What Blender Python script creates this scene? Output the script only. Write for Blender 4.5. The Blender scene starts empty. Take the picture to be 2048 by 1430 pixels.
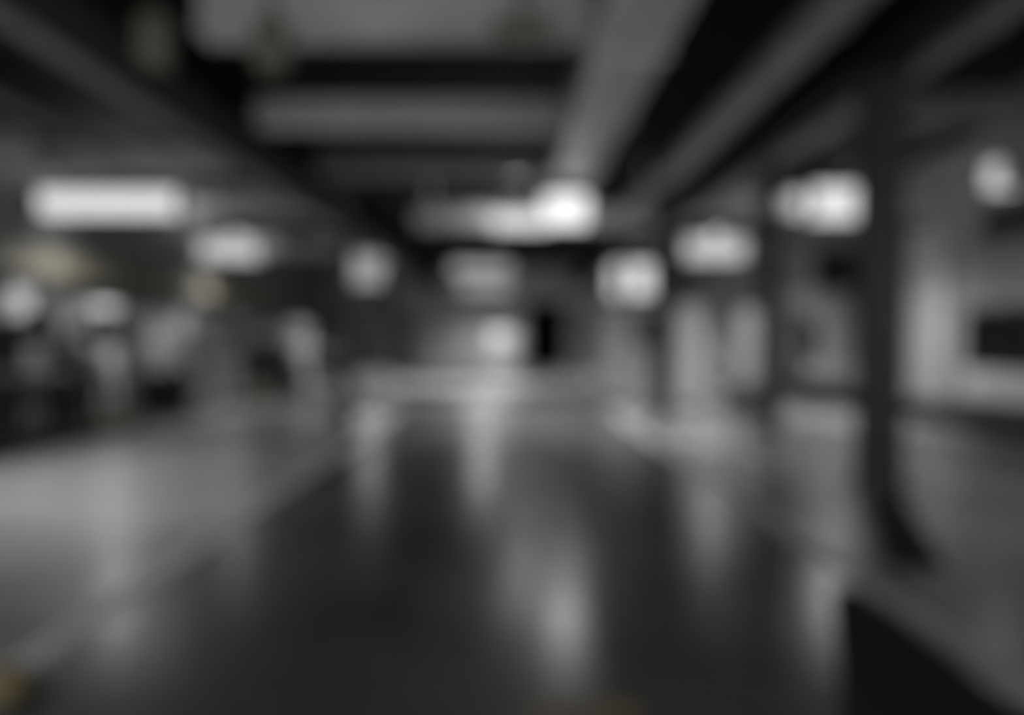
import bpy, bmesh, math, random
from mathutils import Vector, Matrix
random.seed(7)
C = bpy.context.scene.collection
PI = math.pi
R = math.radians

# ------------------------------------------------------------------ materials
def mat(name, col, rough=0.6, metal=0.0, var=0.25, scale=3.0, spec=0.5, bump=0.0, emit=0.0, coat=0.0):
    m = bpy.data.materials.new(name); m.use_nodes = True
    nt = m.node_tree; N = nt.nodes; L = nt.links
    b = N['Principled BSDF']
    if not isinstance(col, tuple): col = (col, col, col)
    tc = N.new('ShaderNodeTexCoord')
    nz = N.new('ShaderNodeTexNoise'); nz.inputs['Scale'].default_value = scale
    nz.inputs['Detail'].default_value = 5; nz.inputs['Roughness'].default_value = 0.6
    L.new(tc.outputs['Object'], nz.inputs['Vector'])
    rp = N.new('ShaderNodeValToRGB')
    rp.color_ramp.elements[0].position = 0.3; rp.color_ramp.elements[1].position = 0.7
    rp.color_ramp.elements[0].color = tuple(c * (1 - var) for c in col) + (1,)
    rp.color_ramp.elements[1].color = tuple(min(1, c * (1 + var)) for c in col) + (1,)
    L.new(nz.outputs['Fac'], rp.inputs['Fac']); L.new(rp.outputs['Color'], b.inputs['Base Color'])
    b.inputs['Roughness'].default_value = rough; b.inputs['Metallic'].default_value = metal
    b.inputs['Specular IOR Level'].default_value = spec
    b.inputs['Coat Weight'].default_value = coat
    if bump:
        bp = N.new('ShaderNodeBump'); bp.inputs['Strength'].default_value = bump; bp.inputs['Distance'].default_value = 0.01
        L.new(nz.outputs['Fac'], bp.inputs['Height']); L.new(bp.outputs['Normal'], b.inputs['Normal'])
    if emit:
        b.inputs['Emission Color'].default_value = (1, 1, 1, 1); b.inputs['Emission Strength'].default_value = emit
    return m

def floor_mat(name, lo, hi, rough, scale):
    m = bpy.data.materials.new(name); m.use_nodes = True
    nt = m.node_tree; N = nt.nodes; L = nt.links; b = N['Principled BSDF']
    tc = N.new('ShaderNodeTexCoord')
    n1 = N.new('ShaderNodeTexNoise'); n1.inputs['Scale'].default_value = scale; n1.inputs['Detail'].default_value = 3
    n2 = N.new('ShaderNodeTexNoise'); n2.inputs['Scale'].default_value = 9; n2.inputs['Detail'].default_value = 8
    for n in (n1, n2): L.new(tc.outputs['Object'], n.inputs['Vector'])
    mx = N.new('ShaderNodeMath'); mx.operation = 'MULTIPLY_ADD'; mx.inputs[1].default_value = 0.25
    L.new(n2.outputs['Fac'], mx.inputs[0]); L.new(n1.outputs['Fac'], mx.inputs[2])
    rp = N.new('ShaderNodeValToRGB'); e = rp.color_ramp.elements
    e[0].position = 0.5; e[0].color = (lo, lo, lo, 1); e[1].position = 0.75; e[1].color = (hi, hi, hi, 1)
    L.new(mx.outputs[0], rp.inputs['Fac']); L.new(rp.outputs['Color'], b.inputs['Base Color'])
    b.inputs['Specular IOR Level'].default_value = 0.9
    r2 = N.new('ShaderNodeMapRange'); r2.inputs['To Min'].default_value = rough * 0.75; r2.inputs['To Max'].default_value = rough * 1.3
    L.new(n1.outputs['Fac'], r2.inputs['Value']); L.new(r2.outputs['Result'], b.inputs['Roughness'])
    bp = N.new('ShaderNodeBump'); bp.inputs['Strength'].default_value = 0.08; bp.inputs['Distance'].default_value = 0.005
    L.new(n2.outputs['Fac'], bp.inputs['Height']); L.new(bp.outputs['Normal'], b.inputs['Normal'])
    return m

M = dict(
    floor=floor_mat('pale_concrete', 0.15, 0.38, 0.24, 0.35),
    lane=floor_mat('dark_sealed_floor', 0.06, 0.1, 0.2, 0.5),
    strip=mat('worn_white_floor_paint', 0.38, 0.4, var=0.35, scale=4),
    yellow=mat('worn_yellow_paint', (0.2, 0.155, 0.075), 0.5, var=0.35, scale=5),
    sheet_black=mat('matte_black', (0.022, 0.0205, 0.016), 0.9, spec=0.15, bump=0.3, scale=20),
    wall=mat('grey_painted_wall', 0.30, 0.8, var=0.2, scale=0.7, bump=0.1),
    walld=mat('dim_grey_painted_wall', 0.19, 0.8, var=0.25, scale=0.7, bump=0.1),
    wallw=mat('white_painted_wall', 0.52, 0.7, var=0.12, scale=0.8),
    roof=mat('black_ceiling', 0.004, 0.9, var=0.4, scale=1.5, spec=0.2),
    beam=mat('pale_painted_beam', 0.68, 0.7, var=0.2, scale=1.2),
    darkbeam=mat('dark_painted_girder', 0.009, 0.7, var=0.3, scale=2, spec=0.3),
    duct=mat('galvanised_duct', 0.5, 0.42, metal=0.6, var=0.15, scale=3),
    pipe=mat('grey_pipe', 0.32, 0.5, metal=0.3, var=0.15, scale=3),
    column=mat('dark_steel_column', 0.05, 0.55, var=0.3, scale=3),
    colwarm=mat('dull_brown_steel', (0.085, 0.075, 0.06), 0.55, var=0.3, scale=3),
    white=mat('white_enamel', 0.62, 0.35, var=0.08, scale=2),
    light=mat('light_grey_enamel', 0.42, 0.4, var=0.12, scale=2),
    mid=mat('mid_grey_enamel', 0.20, 0.4, var=0.2, scale=2),
    dark=mat('dark_grey_enamel', 0.035, 0.45, var=0.3, scale=2),
    black=mat('black_paint', 0.010, 0.6, var=0.3, scale=2, spec=0.25),
    beige=mat('dull_beige_paint', (0.19, 0.175, 0.135), 0.6, var=0.2, scale=1.5),
    steel=mat('bare_steel', 0.5, 0.3, metal=1.0, var=0.15, scale=6),
    wood=mat('grey_worn_wood', (0.2, 0.185, 0.16), 0.6, var=0.3, scale=6),
    glass=mat('dark_window_glass', 0.008, 0.35, var=0.1, scale=1, spec=0.12),
    card=mat('pale_cardboard', (0.3, 0.28, 0.24), 0.8, var=0.2, scale=3),
)
def emitmat(n, s): return mat(n, 0.8, 0.5, var=0.01, emit=s)
M['pipedark'] = mat('dull_grey_pipe', 0.24, 0.6, var=0.2, scale=3)
M['lampA'] = emitmat('bright_lamp_diffuser', 0.62)
M['lampS'] = emitmat('brightest_lamp_diffuser', 0.85)
M['lampB'] = emitmat('soft_lamp_diffuser', 0.46)
M['lampC'] = emitmat('dim_lamp_diffuser', 0.24)

# ------------------------------------------------------------------ mesh builder
class MB:
    def __init__(self): self.bm = bmesh.new()
    def box(self, x0, x1, y0, y1, z0, z1, bev=0.0, rot=None):
        r = bmesh.ops.create_cube(self.bm, size=1.0)['verts']
        cx, cy, cz = (x0+x1)/2, (y0+y1)/2, (z0+z1)/2
        for v in r: v.co = Vector((v.co.x*(x1-x0), v.co.y*(y1-y0), v.co.z*(z1-z0)))
        if rot: bmesh.ops.rotate(self.bm, verts=r, cent=(0, 0, 0), matrix=Matrix.Rotation(rot[0], 3, rot[1]))
        for v in r: v.co += Vector((cx, cy, cz))
        if bev:
            es = list({e for v in r for e in v.link_edges})
            bmesh.ops.bevel(self.bm, geom=es, offset=bev, segments=2, affect='EDGES', profile=0.6)
        return self
    def cyl(self, p0, p1, r0, r1=None, seg=20):
        if r1 is None: r1 = r0
        p0, p1 = Vector(p0), Vector(p1); d = p1 - p0
        mt = Matrix.Translation((p0+p1)/2) @ d.to_track_quat('Z', 'Y').to_matrix().to_4x4()
        bmesh.ops.create_cone(self.bm, cap_ends=True, segments=seg, radius1=r0, radius2=r1, depth=d.length, matrix=mt)
        return self
    def ring(self, c, axis, r, t, seg=24):
        q = Vector(axis).to_track_quat('Z', 'Y').to_matrix()
        c = Vector(c); rows = []
        for i in range(seg):
            a = 2*PI*i/seg; row = []
            for j in range(8):
                b = 2*PI*j/8; rr = r + t*math.cos(b)
                row.append(self.bm.verts.new(c + q @ Vector((rr*math.cos(a), rr*math.sin(a), t*math.sin(b)))))
            rows.append(row)
        for i in range(seg):
            for j in range(8):
                self.bm.faces.new((rows[i][j], rows[(i+1) % seg][j], rows[(i+1) % seg][(j+1) % 8], rows[i][(j+1) % 8]))
        return self
    def build(self, name, m, parent=None, smooth=True):
        me = bpy.data.meshes.new(name)
        bmesh.ops.recalc_face_normals(self.bm, faces=self.bm.faces)
        self.bm.to_mesh(me); self.bm.free()
        me.materials.append(M[m])
        if smooth:
            for p in me.polygons: p.use_smooth = True
            try: me.set_sharp_from_angle(angle=R(35))
            except Exception: pass
        o = bpy.data.objects.new(name, me); C.objects.link(o)
        if parent: o.parent = parent
        return o

def thing(name, label, cat, loc=(0, 0, 0), rz=0, group=None):
    o = bpy.data.objects.new(name, None); C.objects.link(o)
    o.location = loc; o.rotation_euler = (0, 0, rz)
    o['label'] = label; o['category'] = cat
    if group: o['group'] = group
    return o
def tag(o, label, cat, group=None):
    o['label'] = label; o['category'] = cat
    if group: o['group'] = group
    return o
def struct(o, label=None):
    o['kind'] = 'structure'
    if label: o['label'] = label
    return o
def copy_tree(o, parent=None):
    c = o.copy(); C.objects.link(c); c.parent = parent
    for ch in list(o.children): copy_tree(ch, c)
    return c

# ------------------------------------------------------------------ shell
XL, XR, YN, YF, ZC = -9.2, 8.9, -6.0, 43.0, 5.3
struct(MB().box(XL-.2, XR+.2, YN, YF+.3, -0.2, 0.0).build('floor', 'floor'), 'pale patchy polished concrete floor of the hall')
struct(MB().box(-2.14, 2.14, YN, 17.5, 0.0, 0.006).build('trim_1', 'lane'), 'dark glossy walkway down the middle of the floor')
struct(MB().box(-2.30, -2.14, YN, 17.5, 0.0, 0.012, .003).build('trim_2', 'strip'), 'worn white edge strip left of the dark walkway')
struct(MB().box(2.14, 2.30, YN, 17.5, 0.0, 0.012, .003).build('trim_3', 'strip'), 'worn white edge strip right of the dark walkway')
struct(MB().box(XL, XR, YN, YF, ZC, ZC+.2).build('ceiling', 'roof'), 'black ceiling above the beams and ducts')
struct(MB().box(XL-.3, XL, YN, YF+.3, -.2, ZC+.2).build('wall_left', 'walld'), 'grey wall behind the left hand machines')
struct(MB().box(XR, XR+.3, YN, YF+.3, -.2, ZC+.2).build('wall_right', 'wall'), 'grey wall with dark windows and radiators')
# back wall with a doorway
b = MB()
b.box(XL, 1.2, YF, YF+.3, 0, ZC).box(3.05, XR, YF, YF+.3, 0, ZC).box(1.2, 3.05, YF, YF+.3, 3.35, ZC)
struct(b.build('wall_back', 'wallw'), 'white painted end wall with a black doorway')
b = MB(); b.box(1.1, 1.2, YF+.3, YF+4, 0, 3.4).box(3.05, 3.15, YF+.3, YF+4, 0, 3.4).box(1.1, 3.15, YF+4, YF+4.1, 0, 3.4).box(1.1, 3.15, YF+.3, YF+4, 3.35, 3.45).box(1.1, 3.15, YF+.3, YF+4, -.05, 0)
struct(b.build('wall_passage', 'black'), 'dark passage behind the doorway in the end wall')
b = MB(); b.box(1.1, 1.22, YF-.04, YF+.02, 0, 3.45, .01).box(3.03, 3.15, YF-.04, YF+.02, 0, 3.45, .01).box(1.22, 3.03, YF-.04, YF+.02, 3.33, 3.45, .01)
struct(b.build('door_1', 'black'), 'black frame of the open doorway in the end wall')

# tall pilaster and light wall bands on the right wall
struct(MB().box(8.78, 8.9, 16.3, 17.8, 0.2, 3.7, .02).build('trim_4', 'wallw'), 'tall white pilaster on the right wall beside the black window')
struct(MB().box(8.7, 8.9, 6, 15.0, 3.35, 3.75, .01).build('trim_5', 'darkbeam'), 'dark rail high on the right wall')
# ------------------------------------------------------------------ windows on right wall
def window(name, y0, y1, z0, z1, label, glassm='glass', n=3):
    x = XR-.05
    f = MB().box(x-.06, x+.05, y0, y1, z0, z0+.08, .008).box(x-.06, x+.05, y0, y1, z1-.08, z1, .008)
    f.box(x-.06, x+.05, y0, y0+.08, z0+.08, z1-.08, .008).box(x-.06, x+.05, y1-.08, y1, z0+.08, z1-.08, .008)
    for i in range(1, n): yy = y0+(y1-y0)*i/n; f.box(x-.04, x+.05, yy-.02, yy+.02, z0+.08, z1-.08)
    o = struct(f.build(name, 'dark'), label)
    MB().box(x+.0, x+.03, y0+.07, y1-.07, z0+.07, z1-.07).build('window_glass', glassm, o)
    MB().box(x-.16, x+.05, y0-.1, y1+.1, z0-.06, z0-.002, .01).build('window_sill', 'white', o)
window('window_1', 9.6, 15.6, 0.96, 2.1, 'wide black window low on the right wall')
window('window_2', 18.3, 19.9, 1.0, 1.9, 'small dark window on the right wall beyond the pilaster')
window('window_3', 26.5, 29.0, 1.2, 2.6, 'far dark window on the right wall')
# windows left wall, hazy pale band
# ------------------------------------------------------------------ ceiling beams (crosswise)
beams = [(7.4, -2.75, .75, 4.27, 5.0, ''), (10.4, -3.15, .72, 4.24, 4.55, ''),
         (13.4, -3.1, .75, 4.22, 4.6, '')]
lab = ['wide pale ceiling beam across the top centre of the view',
       'pale ceiling beam second across between the girder and the duct',
       'dim ceiling beam third across before the central lamps']
for (y, x0, x1, z0, z1, _), l in zip(beams, lab):
    b = MB().box(x0, x1, y, y+.3, z0, z1, .015).box(x0, x1, y-.05, y+.35, z0-.03, z0+.03, .008)
    tag(b.build('ceiling_beam', 'mid' if y == 13.4 else 'beam'), l, 'beam', 'pale beams between the girder and the duct')  # third beam gets a darker paint to stand for its weak light
for y, x0, x1, l in ((17.2, XL+.01, -4.0, 'pale beam over the left machines behind the long lamp'), (17.2, -1.9, 3.3, 'pale beam behind the bright crosswise lamp'),
                    (17.2, 3.8, XR-.01, 'pale beam over the right bay behind the square lamp'), (24.9, XL+.01, -4.4, 'beam behind the second lamp on the left'),
                    (24.9, 3.8, XR-.01, 'beam behind the second lamp on the right')):
    dz = -.24 if x0 == -1.9 else 0
    b = MB().box(x0, x1, y, y+.3, 4.15+dz, 4.62+dz*1.4, .015).box(x0, x1, y-.05, y+.35, 4.12+dz, 4.18+dz, .008)
    if dz:
        for xx in (x0+.3, x1-.4): b.box(xx, xx+.08, y+.1, y+.18, 4.2, ZC)
    tag(b.build('ceiling_beam', 'white'), l, 'beam', 'beams behind the lamps')
tag(MB().box(XL+.01, -4.6, 13.4, 13.7, 4.2, 4.62, .015).build('ceiling_beam', 'white'), 'short pale beam above the long lamp on the left', 'beam')
tag(MB().box(4.6, XR-.01, 10.2, 10.5, 4.25, 4.6, .015).build('ceiling_beam', 'mid'), 'short grey beam over the right bay past the near column', 'beam')
# longitudinal girders
def girder(x0, x1, z0, z1, y0, y1, m, label):
    b = MB(); fl = .05
    b.box((x0+x1)/2-.03, (x0+x1)/2+.03, y0, y1, z0+fl, z1-fl).box(x0, x1, y0, y1, z0, z0+fl, .008).box(x0, x1, y0, y1, z1-fl, z1, .008)
    y = y0+1.0
    while y < y1:
        b.box(x0+.02, x1-.02, y, y+.02, z0+fl, z1-fl); y += 1.5
    return tag(b.build('steel_girder', m), label, 'girder')
girder(-3.75, -3.15, 4.02, 4.75, -3, 42.5, 'darkbeam', 'dark steel girder running away over the left edge of the walkway')
girder(3.35, 3.75, 4.1, 4.75, -3, 42.5, 'darkbeam', 'dark steel girder over the right side between two pipes')
# ------------------------------------------------------------------ ducts & pipes
def rect_duct(x0, x1, z0, z1, y0, y1, label):
    t = thing('air_duct', label, 'duct', ((x0+x1)/2, y0, z0))
    w = (x1-x0)/2; h = z1-z0; L = y1-y0
    MB().box(-w, w, 0, L, 0, h, .02).build('duct_body', 'duct', t)
    y = .1
    while y < L: MB().box(-w-.03, w+.03, y, y+.05, -.03, h+.03, .006).build('flange', 'duct', t); y += 2.2
    return t
rect_duct(.77, 1.42, 4.0, 4.5, 0.5, 16.0, 'wide galvanised rectangular air duct leading to the central lamp')
def round_pipe(x, z, r, y0, y1, m, label, step=3.0):
    t = thing('ceiling_pipe', label, 'pipe', (x, y0, z))
    L = y1-y0
    MB().cyl((0, 0, 0), (0, L, 0), r, seg=32).build('pipe_body', m, t)
    y = .5
    while y < L:
        MB().cyl((0, y, 0), (0, y+.07, 0), r+.02, seg=32).build('collar', m, t)
        MB().cyl((0, y+.035, r), (0, y+.035, ZC-z), .012, seg=8).build('hanger_rod', 'dark', t); y += step
    return t
round_pipe(2.78, 4.32, .21, 0.5, 20.5, 'pipe', 'thick grey round pipe between the duct and the right columns')
round_pipe(4.12, 4.3, .17, 0.5, 24, 'pipe', 'thinner grey round pipe above the right row of columns')
round_pipe(-4.2, 4.32, .17, 0.5, 22, 'pipedark', 'grey round pipe left of the dark girder')
round_pipe(-6.3, 4.5, .10, 2, 30, 'pipedark', 'thin grey pipe over the left machines')
round_pipe(6.4, 4.65, .09, 2, 30, 'pipedark', 'thin grey pipe over the right bay')
round_pipe(-4.75, 4.45, .07, 0.5, 30, 'dark', 'thin dark conduit beside the left pipe')
# boxes fixed on ceiling
def junction(x, y, z, w, h, m, label):
    t = thing('junction_box', label, 'junction box', (x, y, z))
    MB().box(-w/2, w/2, -.12, .12, 0, h, .015).build('housing', m, t)
    MB().box(-w/2-.01, w/2+.01, -.135, -.12, .02, h-.02, .004).build('lid', m, t)
    MB().cyl((0, 0, h), (0, 0, ZC-z), .03, seg=12).build('conduit', 'dark', t)
junction(-1.96, 7.0, 3.78, .24, .42, 'beige', 'beige box hanging below the wide pale beam')
junction(-2.85, 6.8, 3.75, .2, .4, 'beige', 'small beige box hanging beside the dark girder')
junction(.15, 7.0, 4.05, .5, .16, 'beige', 'flat beige box under the pale beam next to the duct')

# ------------------------------------------------------------------ columns
def column(x, y, w, m, h, label):
    t = thing('steel_column', label, 'column', (x, y, 0), 0, 'steel columns of the hall')
    b = MB().box(-w/2, w/2, -w/2, -w/2+.03, .03, h, .004).box(-w/2, w/2, w/2-.03, w/2, .03, h, .004).box(-.02, .02, -w/2+.03, w/2-.03, .03, h)
    b.box(-w/2+.015, -w/2+.035, -w/2+.03, w/2-.03, .03, h).box(w/2-.035, w/2-.015, -w/2+.03, w/2-.03, .03, h)
    b.build('shaft', m, t)
    MB().box(-w*.8, w*.8, -w*.8, w*.8, 0, .03, .005).build('base_plate', m, t)
    MB().box(-w*.7, w*.7, -w*.7, w*.7, h, h+.03, .005).build('cap_plate', m, t)
    for sx in (-1, 1):
        for sy in (-1, 1): MB().cyl((sx*w*.65, sy*w*.65, .03), (sx*w*.65, sy*w*.65, .07), .022, seg=6).build('bolt', 'steel', t)
column(3.78, 8.25, .34, 'column', 4.07, 'thick dark column nearest the camera on the right')
column(4.1, 12.7, .28, 'colwarm', 4.07, 'brownish column second back on the right')
column(4.15, 20.1, .26, 'column', 4.07, 'dark column on the right behind the brownish one')
column(2.72, 14.5, .2, 'column', 4.07, 'slim dark column right of the walkway carrying a black cabinet')
column(-2.5, 12.9, .2, 'column', 3.96, 'slim dark column on the left edge of the walkway')
column(-4.1, 28.5, .28, 'column', 4.07, 'far left column deep in the hall')
column(4.15, 28.5, .28, 'column', 4.07, 'far right column deep in the hall')

# ------------------------------------------------------------------ lamps
def lamp(x, y, z, L, D, along, m, label, top=4.62, H=.12, watts=0, group='hanging hall lamps', cone=154, up=0):
    t = thing('ceiling_lamp', label, 'lamp', (x, y, z), R(90) if along else 0, group)
    MB().box(-L/2, L/2, -D/2, D/2, H, H+.07, .015).build('housing', 'light', t)
    b = MB().box(-L/2+.02, L/2-.02, -D/2+.01, D/2-.01, 0, H, .03); b.build('diffuser', m, t)
    for s in (-1, 1):
        MB().box(s*(L/2-.01)-.012, s*(L/2-.01)+.012, -D/2, D/2, -.005, H+.02, .004).build('end_cap', 'light', t)
        MB().cyl((s*L*.35, 0, H+.07), (s*L*.35, 0, top-z), .01, seg=8).build('hanger_rod', 'dark', t)
    if watts:
        l = bpy.data.lights.new('lamp_light', 'SPOT'); l.energy = watts; l.spot_size = R(cone); l.spot_blend = 1.0; l.shadow_soft_size = .3
        lo = bpy.data.objects.new('lamp_light', l); C.objects.link(lo); lo.parent = t; lo.location = (0, 0, -.06)
    if up:
        l = bpy.data.lights.new('hidden_beam_fill', 'POINT'); l.energy = up; l.shadow_soft_size = .12  # hidden point light added behind the housing to brighten the beam
        lo = bpy.data.objects.new('hidden_beam_fill', l); C.objects.link(lo); lo.parent = t; lo.location = (0, D/2+.2, H+.15)
    return t
W = 1300
lamp(-7.65, 16.1, 3.95, 2.7, .45, 0, 'lampA', 'long bright lamp over the left machines', H=.42, watts=W*.4, cone=159, up=35)
lamp(.3, 16.1, 3.68, 1.15, .4, 0, 'lampA', 'bright crosswise lamp at the end of the duct', H=.3, watts=W*.7, cone=150, up=30)
lamp(.98, 13.5, 3.4, .76, .5, 0, 'lampS', 'brightest boxy lamp hanging close under the duct', H=.45, top=3.97, watts=W*.5, cone=150)
lamp(6.45, 16.1, 3.88, 1.05, .5, 0, 'lampA', 'bright square lamp to the right between two columns', H=.6, watts=W*.5, cone=157, up=60)
lamp(-8.1, 24.4, 3.9, 1.75, .45, 0, 'lampB', 'second lamp back over the left machines', H=.55, watts=W*.25, cone=163, up=30)
lamp(6.2, 24.4, 3.9, 1.8, .45, 0, 'lampB', 'second lamp back on the right', H=.6, watts=W*.6, cone=164, up=30)
lamp(5.2, 34, 3.35, 1.8, .5, 0, 'lampA', 'large bright lamp near the right end of the back wall', H=1.3, top=5.3, watts=W*1.0, cone=169)
lamp(-4.75, 29, 3.5, 1.5, .5, 0, 'lampC', 'dim lamp near the left end of the back wall', H=1.0, top=5.3, watts=W*.7, cone=168)
lamp(-.8, 28.0, 3.75, 2.0, .5, 0, 'lampC', 'dim lamp over the middle of the far end', H=.35, top=5.3, watts=W*1.5, cone=165)
lamp(7.7, 12.6, 3.82, .55, .4, 1, 'lampB', 'small lamp at the right edge of the view', H=.4, top=5.3, watts=W*.08)
lamp(-1.0, 40.2, 3.85, 2.4, .5, 0, 'lampC', 'faint lamp added just in front of the end wall', H=.5, top=5.3, watts=W*.6, cone=150)  # extra lamp added to brighten the end wall
t = thing('loudspeaker', 'small pale box hanging high at the left edge of the view', 'loudspeaker', (-7.2, 12.2, 4.05))
MB().box(-.2, .2, -.15, .15, 0, .5, .03).build('housing', 'white', t)
MB().box(-.17, .17, -.16, -.15, .04, .46, .01).build('grille', 'light', t)
MB().cyl((0, 0, .5), (0, 0, ZC-4.05), .015, seg=10).build('hanger_rod', 'dark', t)
# unseen lamps added over the camera's part of the hall to light the floor
for x, y, k in ((-6.2, 7.3, .7), (6.4, 6.0, .05), (-7.2, -0.3, .6), (6.4, -0.3, .2), (0, -2.5, .5)):
    lamp(x, y, 3.95, 2.2, .45, 0, 'lampA', 'unseen long lamp added over the near part of the hall', top=5.3, watts=W*k, group='added near hall lamps')

# ------------------------------------------------------------------ furniture & machines
def cabinet(x, y, w, d, h, m, label, rz=0, nd=2, cat='cabinet', name='storage_cabinet'):
    t = thing(name, label, cat, (x, y, 0), rz)
    MB().box(-w/2, w/2, -d/2, d/2, .06, h, .012).build('body', m, t)
    MB().box(-w/2+.04, w/2-.04, -d/2+.04, d/2-.04, 0, .06).build('plinth', 'dark', t)
    dw = (w-.04)/nd
    for i in range(nd):
        x0 = -w/2+.02+i*dw
        do = MB().box(x0+.006, x0+dw-.006, -d/2-.022, -d/2, .1, h-.04, .006).build('door', m, t)
        hx = x0+dw-.07 if i % 2 == 0 else x0+.07
        MB().cyl((hx, -d/2-.05, h*.5), (hx, -d/2-.05, h*.5+.16), .01, seg=10).box(hx-.008, hx+.008, -d/2-.05, -d/2-.02, h*.5, h*.5+.015).box(hx-.008, hx+.008, -d/2-.05, -d/2-.02, h*.5+.145, h*.5+.16).build('handle', 'steel', do)
    return t
def drill(x, y, s, m, label, rz=0):
    t = thing('drill_press', label, 'drill press', (x, y, 0), rz); t.scale = (s, s, s)
    MB().box(-.3, .3, -.4, .3, 0, .12, .02).build('base', m, t)
    MB().cyl((0, .12, .12), (0, .12, 1.75), .07, seg=24).build('post', 'steel', t)
    tb = MB().box(-.28, .28, -.42, .1, .92, .98, .01).cyl((0, .12, .88), (0, .12, 1.04), .11).build('work_table', m, t)
    hd = MB().box(-.17, .17, -.45, .3, 1.5, 1.9, .05).build('head', m, t)
    MB().box(-.19, .19, -.5, .34, 1.9, 2.06, .05).build('pulley_cover', 'light', t)
    MB().cyl((0, -.3, 1.5), (0, -.3, 1.36), .05, .03).cyl((0, -.3, 1.36), (0, -.3, 1.2), .008).build('chuck', 'steel', hd)
    MB().cyl((-.12, .42, 1.62), (-.12, .42, 1.86), .09).box(-.16, -.08, .3, .42, 1.66, 1.8).build('motor', 'dark', t)
    f = MB().cyl((.17, -.25, 1.62), (.25, -.25, 1.62), .035)
    for k in range(3):
        a = 2*PI*k/3+.4; f.cyl((.23, -.25, 1.62), (.23, -.25+.22*math.cos(a), 1.62+.22*math.sin(a)), .008, seg=8)
    f.build('feed_handle', 'steel', hd)
    return t
def lathe(x, y, m, label, rz=0, L=2.4):
    t = thing('metal_lathe', label, 'lathe', (x, y, 0), rz)
    MB().box(-L/2, -L/2+.6, -.3, .3, 0, .72, .02).build('pedestal', m, t)
    MB().box(L/2-.45, L/2, -.3, .3, 0, .72, .02).build('pedestal', m, t)
    MB().box(-L/2+.6, L/2-.45, -.28, .28, .5, .56, .01).build('chip_tray', 'dark', t)
    MB().box(-L/2, L/2, -.16, .16, .72, .92, .01).box(-L/2, L/2, -.18, -.12, .92, .95).box(-L/2, L/2, .12, .18, .92, .95).build('bed', m, t)
    h = MB().box(-L/2, -L/2+.6, -.25, .28, .92, 1.42, .04).build('headstock', m, t)
    MB().cyl((-L/2+.6, 0, 1.18), (-L/2+.74, 0, 1.18), .14, seg=28).build('chuck', 'steel', h)
    MB().box(L/2-.4, L/2-.05, -.1, .12, .95, 1.28, .03).cyl((L/2-.4, 0, 1.18), (L/2-.58, 0, 1.18), .035, .01).ring((L/2, 0, 1.18), (1, 0, 0), .09, .012).build('tailstock', m, t)
    c = MB().box(-.1, .3, -.32, .25, .95, 1.05, .01).box(0, .16, -.2, .05, 1.05, 1.16, .01).box(-.12, .3, -.36, -.2, .66, .94, .02).build('carriage', 'mid', t)
    MB().ring((.02, -.4, .8), (0, 1, 0), .09, .011).cyl((.02, -.41, .8), (.02, -.34, .8), .02).build('handwheel', 'steel', c)
    return t
def mill(x, y, m, label, rz=0, s=1.0):
    t = thing('milling_machine', label, 'milling machine', (x, y, 0), rz); t.scale = (s, s, s)
    MB().box(-.45, .45, -.7, .6, 0, .16, .03).build('base', m, t)
    MB().box(-.28, .28, .02, .6, .16, 1.6, .05).build('machine_column', m, t)
    MB().box(-.2, .2, -.55, .02, .55, .92, .03).cyl((0, -.35, .16), (0, -.35, .55), .05).build('knee', m, t)
    tb = MB().box(-.75, .75, -.5, -.15, .95, 1.05, .01).box(-.25, .25, -.5, -.1, .9, .96).build('work_table', 'steel', t)
    for s_ in (-1, 1): MB().ring((s_*.82, -.32, 1.0), (1, 0, 0), .09, .012).cyl((s_*.75, -.32, 1.0), (s_*.83, -.32, 1.0), .018).build('handwheel', 'steel', tb)
    MB().box(-.16, .16, -.5, .6, 1.6, 1.82, .04).build('ram', m, t)
    h = MB().box(-.15, .15, -.62, -.3, 1.45, 1.95, .05).cyl((0, -.46, 1.95), (0, -.46, 2.25), .11).build('head', m, t)
    MB().cyl((0, -.46, 1.45), (0, -.46, 1.28), .055, .035).cyl((0, -.46, 1.28), (0, -.46, 1.16), .014).build('spindle', 'steel', h)
    return t
def bench(x, y, w, d, h, label, rz=0, topm='wood'):
    t = thing('work_bench', label, 'workbench', (x, y, 0), rz)
    MB().box(-w/2, w/2, -d/2, d/2, h-.05, h, .008).build('bench_top', topm, t)
    for sx in (-1, 1):
        for sy in (-1, 1): MB().box(sx*(w/2-.08)-.03, sx*(w/2-.08)+.03, sy*(d/2-.06)-.03, sy*(d/2-.06)+.03, 0, h-.05, .004).build('leg', 'dark', t)
    MB().box(-w/2+.06, w/2-.06, -d/2+.05, d/2-.05, .2, .23, .003).build('lower_shelf', 'mid', t)
    dr = MB().box(w/2-.6, w/2-.14, -d/2+.02, d/2-.06, h-.45, h-.05, .005).build('drawer_unit', 'mid', t)
    for k in range(2):
        MB().box(w/2-.585, w/2-.155, -d/2, -d/2+.02, h-.43+k*.19, h-.26+k*.19, .004).cyl((w/2-.37, -d/2-.03, h-.34+k*.19), (w/2-.37, -d/2, h-.34+k*.19), .015).build('drawer_front', 'light', dr)
    return t
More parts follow.
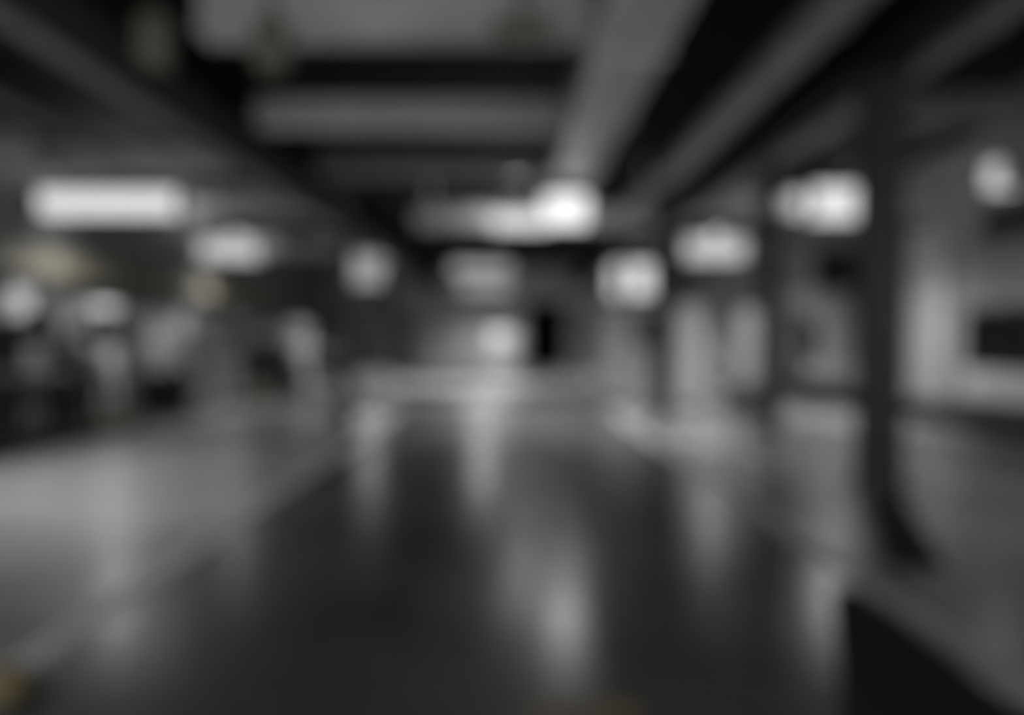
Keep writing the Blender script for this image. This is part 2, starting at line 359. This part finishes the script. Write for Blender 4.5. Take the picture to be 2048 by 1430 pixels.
def crate(x, y, z, w, d, h, m, label, rz=0, group=None):
    b = MB(); t = .02
    b.box(-w/2, w/2, -d/2, d/2, 0, t).box(-w/2, w/2, -d/2, -d/2+t, t, h, .004).box(-w/2, w/2, d/2-t, d/2, t, h, .004)
    b.box(-w/2, -w/2+t, -d/2+t, d/2-t, t, h, .004).box(w/2-t, w/2, -d/2+t, d/2-t, t, h, .004)
    b.box(-w/2-.012, w/2+.012, -d/2-.012, -d/2, h-.04, h, .003).box(-w/2-.012, w/2+.012, d/2, d/2+.012, h-.04, h, .003)
    o = b.build('storage_crate', m); o.location = (x, y, z); o.rotation_euler = (0, 0, rz)
    return tag(o, label, 'crate', group)
def rack(x, y, w, d, h, n, m, label, rz=0):
    t = thing('shelving_rack', label, 'shelf', (x, y, 0), rz)
    for sx in (-1, 1):
        for sy in (-1, 1): MB().box(sx*(w/2-.025)-.025, sx*(w/2-.025)+.025, sy*(d/2-.025)-.025, sy*(d/2-.025)+.025, 0, h, .003).build('upright', m, t)
    zs = []
    for k in range(n):
        z = .12+(h-.2)*k/(n-1); zs.append(z+.03)
        MB().box(-w/2+.05, w/2-.05, -d/2+.01, d/2-.01, z, z+.03, .003).build('shelf', m, t)
    return zs

FL = R(90)   # facing the walkway from the left wall (front toward +x)
# ---- left bay, near to far
mill(-7.5, 12.6, 'dark', 'dark milling machine at the left edge of the view', R(80), .98)
cabinet(-8.7, 12.2, 1.0, .55, 2.0, 'black', 'black cabinet against the wall behind the dark milling machine', R(90))
lathe(-8.0, 15.5, 'dark', 'long dark lathe second machine from the left edge', R(100), 2.0)
drill(-6.95, 14.3, .95, 'beige', 'beige drill press between the dark mill and the lathe', R(60))
cabinet(-8.55, 17.4, .6, .5, 2.25, 'white', 'narrow white cabinet standing behind the long dark lathe', R(70), 1)
cabinet(-8.85, 19.0, .7, .5, 2.35, 'mid', 'grey cabinet between the narrow white cabinet and the pale mill', R(80))
mill(-7.5, 18.6, 'light', 'pale grey milling machine in the middle of the left row', R(60), 1.02)
cabinet(-8.4, 20.3, 1.1, .5, 2.2, 'white', 'wide white cabinet past the pale milling machine', R(75), 2)
cabinet(-8.7, 22.6, .9, .5, 1.9, 'light', 'light grey cabinet next to the wide white one', R(70), 2)
drill(-7.3, 21.9, 1.0, 'mid', 'grey drill press in front of the light grey cabinet', R(60))
crate(-6.9, 16.7, 0, .85, .8, .84, 'black', 'large black crate on the floor left of the walkway', R(12))
crate(-6.1, 20.6, 0, .6, .5, .4, 'beige', 'beige open crate on the floor before the cabinets', R(-10))
zs = rack(-7.2, 26.6, 1.6, .6, 2.3, 4, 'dark', 'dark metal shelving rack far along the left row', R(60))
lathe(-6.6, 24.2, 'black', 'black lathe in the far part of the left row', R(80), 1.8)
mill(-6.9, 31.5, 'black', 'black milling machine farthest down the left row', R(45), 1.15)
cabinet(-7.5, 29.2, 1.1, .5, 2.1, 'light', 'light grey cabinet between the dark rack and the farthest black machine', R(60))
cs, sn = math.cos(R(60)), math.sin(R(60))
k = 0
for zi, z in enumerate(zs[:3]):
    for j in (-.5, 0, .5):
        k += 1
        crate(-7.2+j*cs, 26.6+j*sn, z, .4, .4, .28, ['light', 'card', 'mid'][(k) % 3],
              '%s box on the %s shelf of the dark rack, %s' % (['light grey', 'pale cardboard', 'mid grey'][k % 3], ['bottom', 'second', 'third'][zi], {-.5: 'near end', 0: 'middle', .5: 'far end'}[j]), R(60), 'boxes on the dark rack')
# fascia along left
t = thing('crane_beam', 'dull beige crane beam on brackets along the left wall', 'crane beam', (-8.98, 13, 2.75))
MB().box(-.14, .14, 0, 20, 0, .04, .006).box(-.14, .14, 0, 20, .46, .5, .006).box(-.02, .02, 0, 20, .04, .46).box(.1, .13, 0, 20, .06, .44).build('beam_body', 'beige', t)
for y in (1, 5, 9, 13, 17): MB().box(-.2, .1, y, y+.1, .5, .6, .01).box(-.2, -.15, y, y+.1, .1, .5, .01).build('bracket', 'beige', t)
# notice panel on left wall
t = thing('wall_board', 'white board on the wall at the left edge of the view', 'board', (XL+.01, 15.9, 1.95))
MB().box(0, .03, -.65, .65, 0, .95, .004).build('panel', 'white', t)
MB().box(0, .045, -.69, -.65, -.04, .99).box(0, .045, .65, .69, -.04, .99).box(0, .045, -.65, .65, -.04, 0).box(0, .045, -.65, .65, .95, .99).build('board_frame', 'mid', t)
cabinet(-8.9, 13.6, .9, .5, 1.6, 'mid', 'low grey cabinet near the white wall board', R(90))
# low white box left of lane
cabinet(-3.25, 20.3, 1.0, .6, .72, 'white', 'low white cabinet left of the far end of the dark walkway', R(0), 2)
cabinet(-5.2, 32.0, 1.2, .6, 2.3, 'black', 'black cabinet standing deep in the hall left of the walkway', 0, 2)
# ---- centre far
cabinet(0.0, 41.6, 1.4, .7, 2.0, 'white', 'white cabinet by the end wall left of the black doorway', 0, 2)
bench(-2.9, 41.8, 3.2, .8, .85, 'long dark bench against the end wall', 0, 'dark')
cabinet(-5.3, 42.3, 1.1, .6, 2.6, 'mid', 'tall grey cabinet at the left end of the long dark bench', 0, 2)
cabinet(4.9, 41.9, 1.6, .6, 2.2, 'light', 'light grey cabinet right of the black doorway', 0, 2)
# ---- right of lane
t = thing('partition_screen', 'pale standing partition screen right of the walkway end', 'screen', (3.05, 20.6, 0))
MB().box(-.62, .62, -.02, .02, .1, 2.35, .006).build('screen_panel', 'white', t)
MB().box(-.67, -.62, -.03, .03, 0, 2.4, .005).box(.62, .67, -.03, .03, 0, 2.4, .005).box(-.62, .62, -.03, .03, 2.35, 2.4, .005).build('screen_frame', 'light', t)
for s in (-1, 1): MB().box(s*.64-.03, s*.64+.03, -.3, .3, 0, .04, .005).build('foot', 'dark', t)
t = thing('control_cabinet', 'black control cabinet fixed to the slim right column', 'cabinet', (2.5, 14.34, 1.42))
MB().box(-.3, .32, -.16, .0, 0, .52, .015).build('housing', 'black', t)
MB().box(-.28, .30, -.175, -.16, .02, .5, .004).build('door', 'dark', t)
cabinet(4.07, 18.2, .55, .5, 2.3, 'white', 'white locker behind the brownish column, nearer one', 0, 1, 'locker', 'locker')
cabinet(5.5, 18.6, .6, .5, 2.2, 'light', 'light grey locker to the right of the white locker', 0, 1, 'locker', 'locker')
cabinet(4.9, 16.6, .7, .6, .55, 'dark', 'low dark box on the floor in front of the lockers', 0, 1)
# right bay
def long_bench(y0, y1, label):
    t = thing('low_bench', label, 'bench', (7.65, y0, 0), 0, 'low benches along the right wall')
    L = y1-y0
    MB().box(-.22, .22, 0, L, .36, .42, .01).build('seat', 'dark', t)
    MB().box(-.2, -.17, .05, L-.05, .06, .36).build('apron', 'black', t)
    for y in (.15, L-.2): MB().box(-.18, .18, y, y+.06, 0, .36, .005).build('leg', 'dark', t)
long_bench(8.0, 12.9, 'low dark bench nearest on the right')
long_bench(13.1, 18.0, 'low dark bench in front of the white pilaster')
long_bench(18.2, 24.5, 'low dark bench behind the nearest right column')
def radiator(y0, n, label):
    t = thing('radiator', label, 'radiator', (8.7, y0, .42), 0, 'radiators along the right wall')
    w = .11
    for i in range(n): MB().box(-.08, .08, i*w, i*w+w*.8, 0, .46, .02).build('fin', 'white', t)
    MB().cyl((0, 0, .05), (0, n*w, .05), .02).cyl((0, 0, .41), (0, n*w, .41), .02).build('pipe', 'white', t)
    MB().box(.08, .18, .1, .14, .1, .36).box(.08, .18, n*w-.14, n*w-.1, .1, .36).build('bracket', 'mid', t)
radiator(9.8, 24, 'long white radiator under the near part of the black window')
radiator(12.7, 24, 'long white radiator under the far part of the black window')
radiator(18.2, 24, 'long white radiator under the small dark window')
radiator(21.2, 24, 'farthest white radiator on the right wall')
# black unit heater hanging
t = thing('unit_heater', 'black round fan heater hanging over the right bay', 'heater', (8.05, 20.0, 3.2))
MB().box(-.42, .42, -.25, .25, -.48, .48, .06).build('housing', 'black', t)
MB().ring((0, -.27, 0), (0, 1, 0), .34, .03).build('fan_ring', 'dark', t)
f = MB().cyl((0, -.3, 0), (0, -.26, 0), .06)
for k in range(6):
    a = k*PI/3; f.cyl((0, -.28, 0), (.31*math.cos(a), -.28, .31*math.sin(a)), .02, .045, seg=8)
f.build('fan_blades', 'dark', t)
for s in (-1, 1): MB().cyl((s*.3, 0, .48), (s*.3, 0, ZC-3.2), .012, seg=8).build('hanger_rod', 'dark', t)
bench(6.2, 26.5, 2.0, .8, .9, 'workbench deep in the right bay', 0)
cabinet(8.3, 24.2, 1.2, .6, 2.4, 'light', 'tall light grey cabinet at the far end of the right wall benches', R(-90))
# ---- foreground
def slab(pts, z0, z1, ribs=None):
    b = MB()
    lo = [b.bm.verts.new((x, y, z0)) for x, y in pts]; hi = [b.bm.verts.new((x, y, z1)) for x, y in pts]
    b.bm.faces.new(lo[::-1]); b.bm.faces.new(hi)
    n = len(pts)
    for i in range(n): b.bm.faces.new((lo[i], lo[(i+1) % n], hi[(i+1) % n], hi[i]))
    return b
o = slab([(2.05, 4.8), (1.95, 4.85), (1.0, 2.3), (2.05, 2.3)], .008, .03)  # thin tapered black sheet lying on the walkway, ribs on top
for k in range(9): o.box(1.35+k*.08, 1.38+k*.08, 2.4, 3.0+k*.2, .03, .036)
tag(o.build('black_sheet', 'sheet_black'), 'thin black ribbed sheet in the near right corner of the walkway', 'mat')
o = MB().box(-9.1, -6.2, 9.2, 18.2, .002, .02, .006)  # thin ribbed black sheet on the floor below the left machines
for k in range(28): o.box(-9.05+k*.1, -9.02+k*.1, 9.3, 18.1, .02, .024)
tag(o.build('black_sheet', 'sheet_black'), 'long thin black sheet under the near left machines', 'mat')
for ob in list(C.objects):
    if ob.parent is None and 'category' in ob and ob['category'] not in ('mat', 'beam', 'pipe') and -9.1 < ob.location.x < -6.1 and 9.2 < ob.location.y < 18.4 and ob.location.z == 0:
        ob.location.z = .024
o = MB().box(-.17, .17, 0, 2.5, 0, .012, .004).box(-.1, .1, 0, 2.5, .01, .05, .012).build('column_shadow', 'black')  # black strip shaped as the near column's cast shadow on the floor
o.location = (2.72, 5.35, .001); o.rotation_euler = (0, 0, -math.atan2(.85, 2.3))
tag(o, 'black strip standing in for the cast shadow of the thick near column', 'shadow strip')
# yellow bollard lower left corner
t = thing('guard_bollard', 'dull yellow guard bollard cut by the lower left corner', 'bollard', (-2.08, 3.4, .012))
MB().cyl((0, 0, .02), (0, 0, .1), .09, seg=28).cyl((0, 0, .1), (0, 0, .13), .09, .05, seg=28).build('post', 'yellow', t)
MB().box(-.14, .14, -.14, .14, 0, .02, .004).build('base_plate', 'dark', t)
tag(MB().box(.1, .55, 3.22, 3.34, .006, .009).build('floor_marking', 'yellow'), 'short worn yellow marking at the bottom centre of the walkway', 'floor marking')

# ------------------------------------------------------------------ world / camera
w = bpy.data.worlds.new('world'); bpy.context.scene.world = w; w.use_nodes = True
bg = w.node_tree.nodes['Background']; bg.inputs['Color'].default_value = (1, 1, 1, 1); bg.inputs['Strength'].default_value = 1.1

cam = bpy.data.cameras.new('camera'); co = bpy.data.objects.new('camera', cam); C.objects.link(co)
FP = 1640.0
cam.sensor_width = 36; cam.lens = FP/2048*36
co.location = (0, 0, 1.5)
co.rotation_euler = (R(90)-math.atan(35/FP), 0, -math.atan(14/FP))
cam.clip_end = 200
cam.dof.use_dof = True
cam.dof.focus_distance = 0.12
cam.dof.aperture_fstop = cam.lens/1000/(2*(38/FP*0.12))
bpy.context.scene.camera = co
sc = bpy.context.scene
sc.view_settings.view_transform = 'Standard'; sc.view_settings.look = 'None'
sc.view_settings.gamma = 1; sc.view_settings.exposure = 0.3; sc.view_settings.use_curve_mapping = False
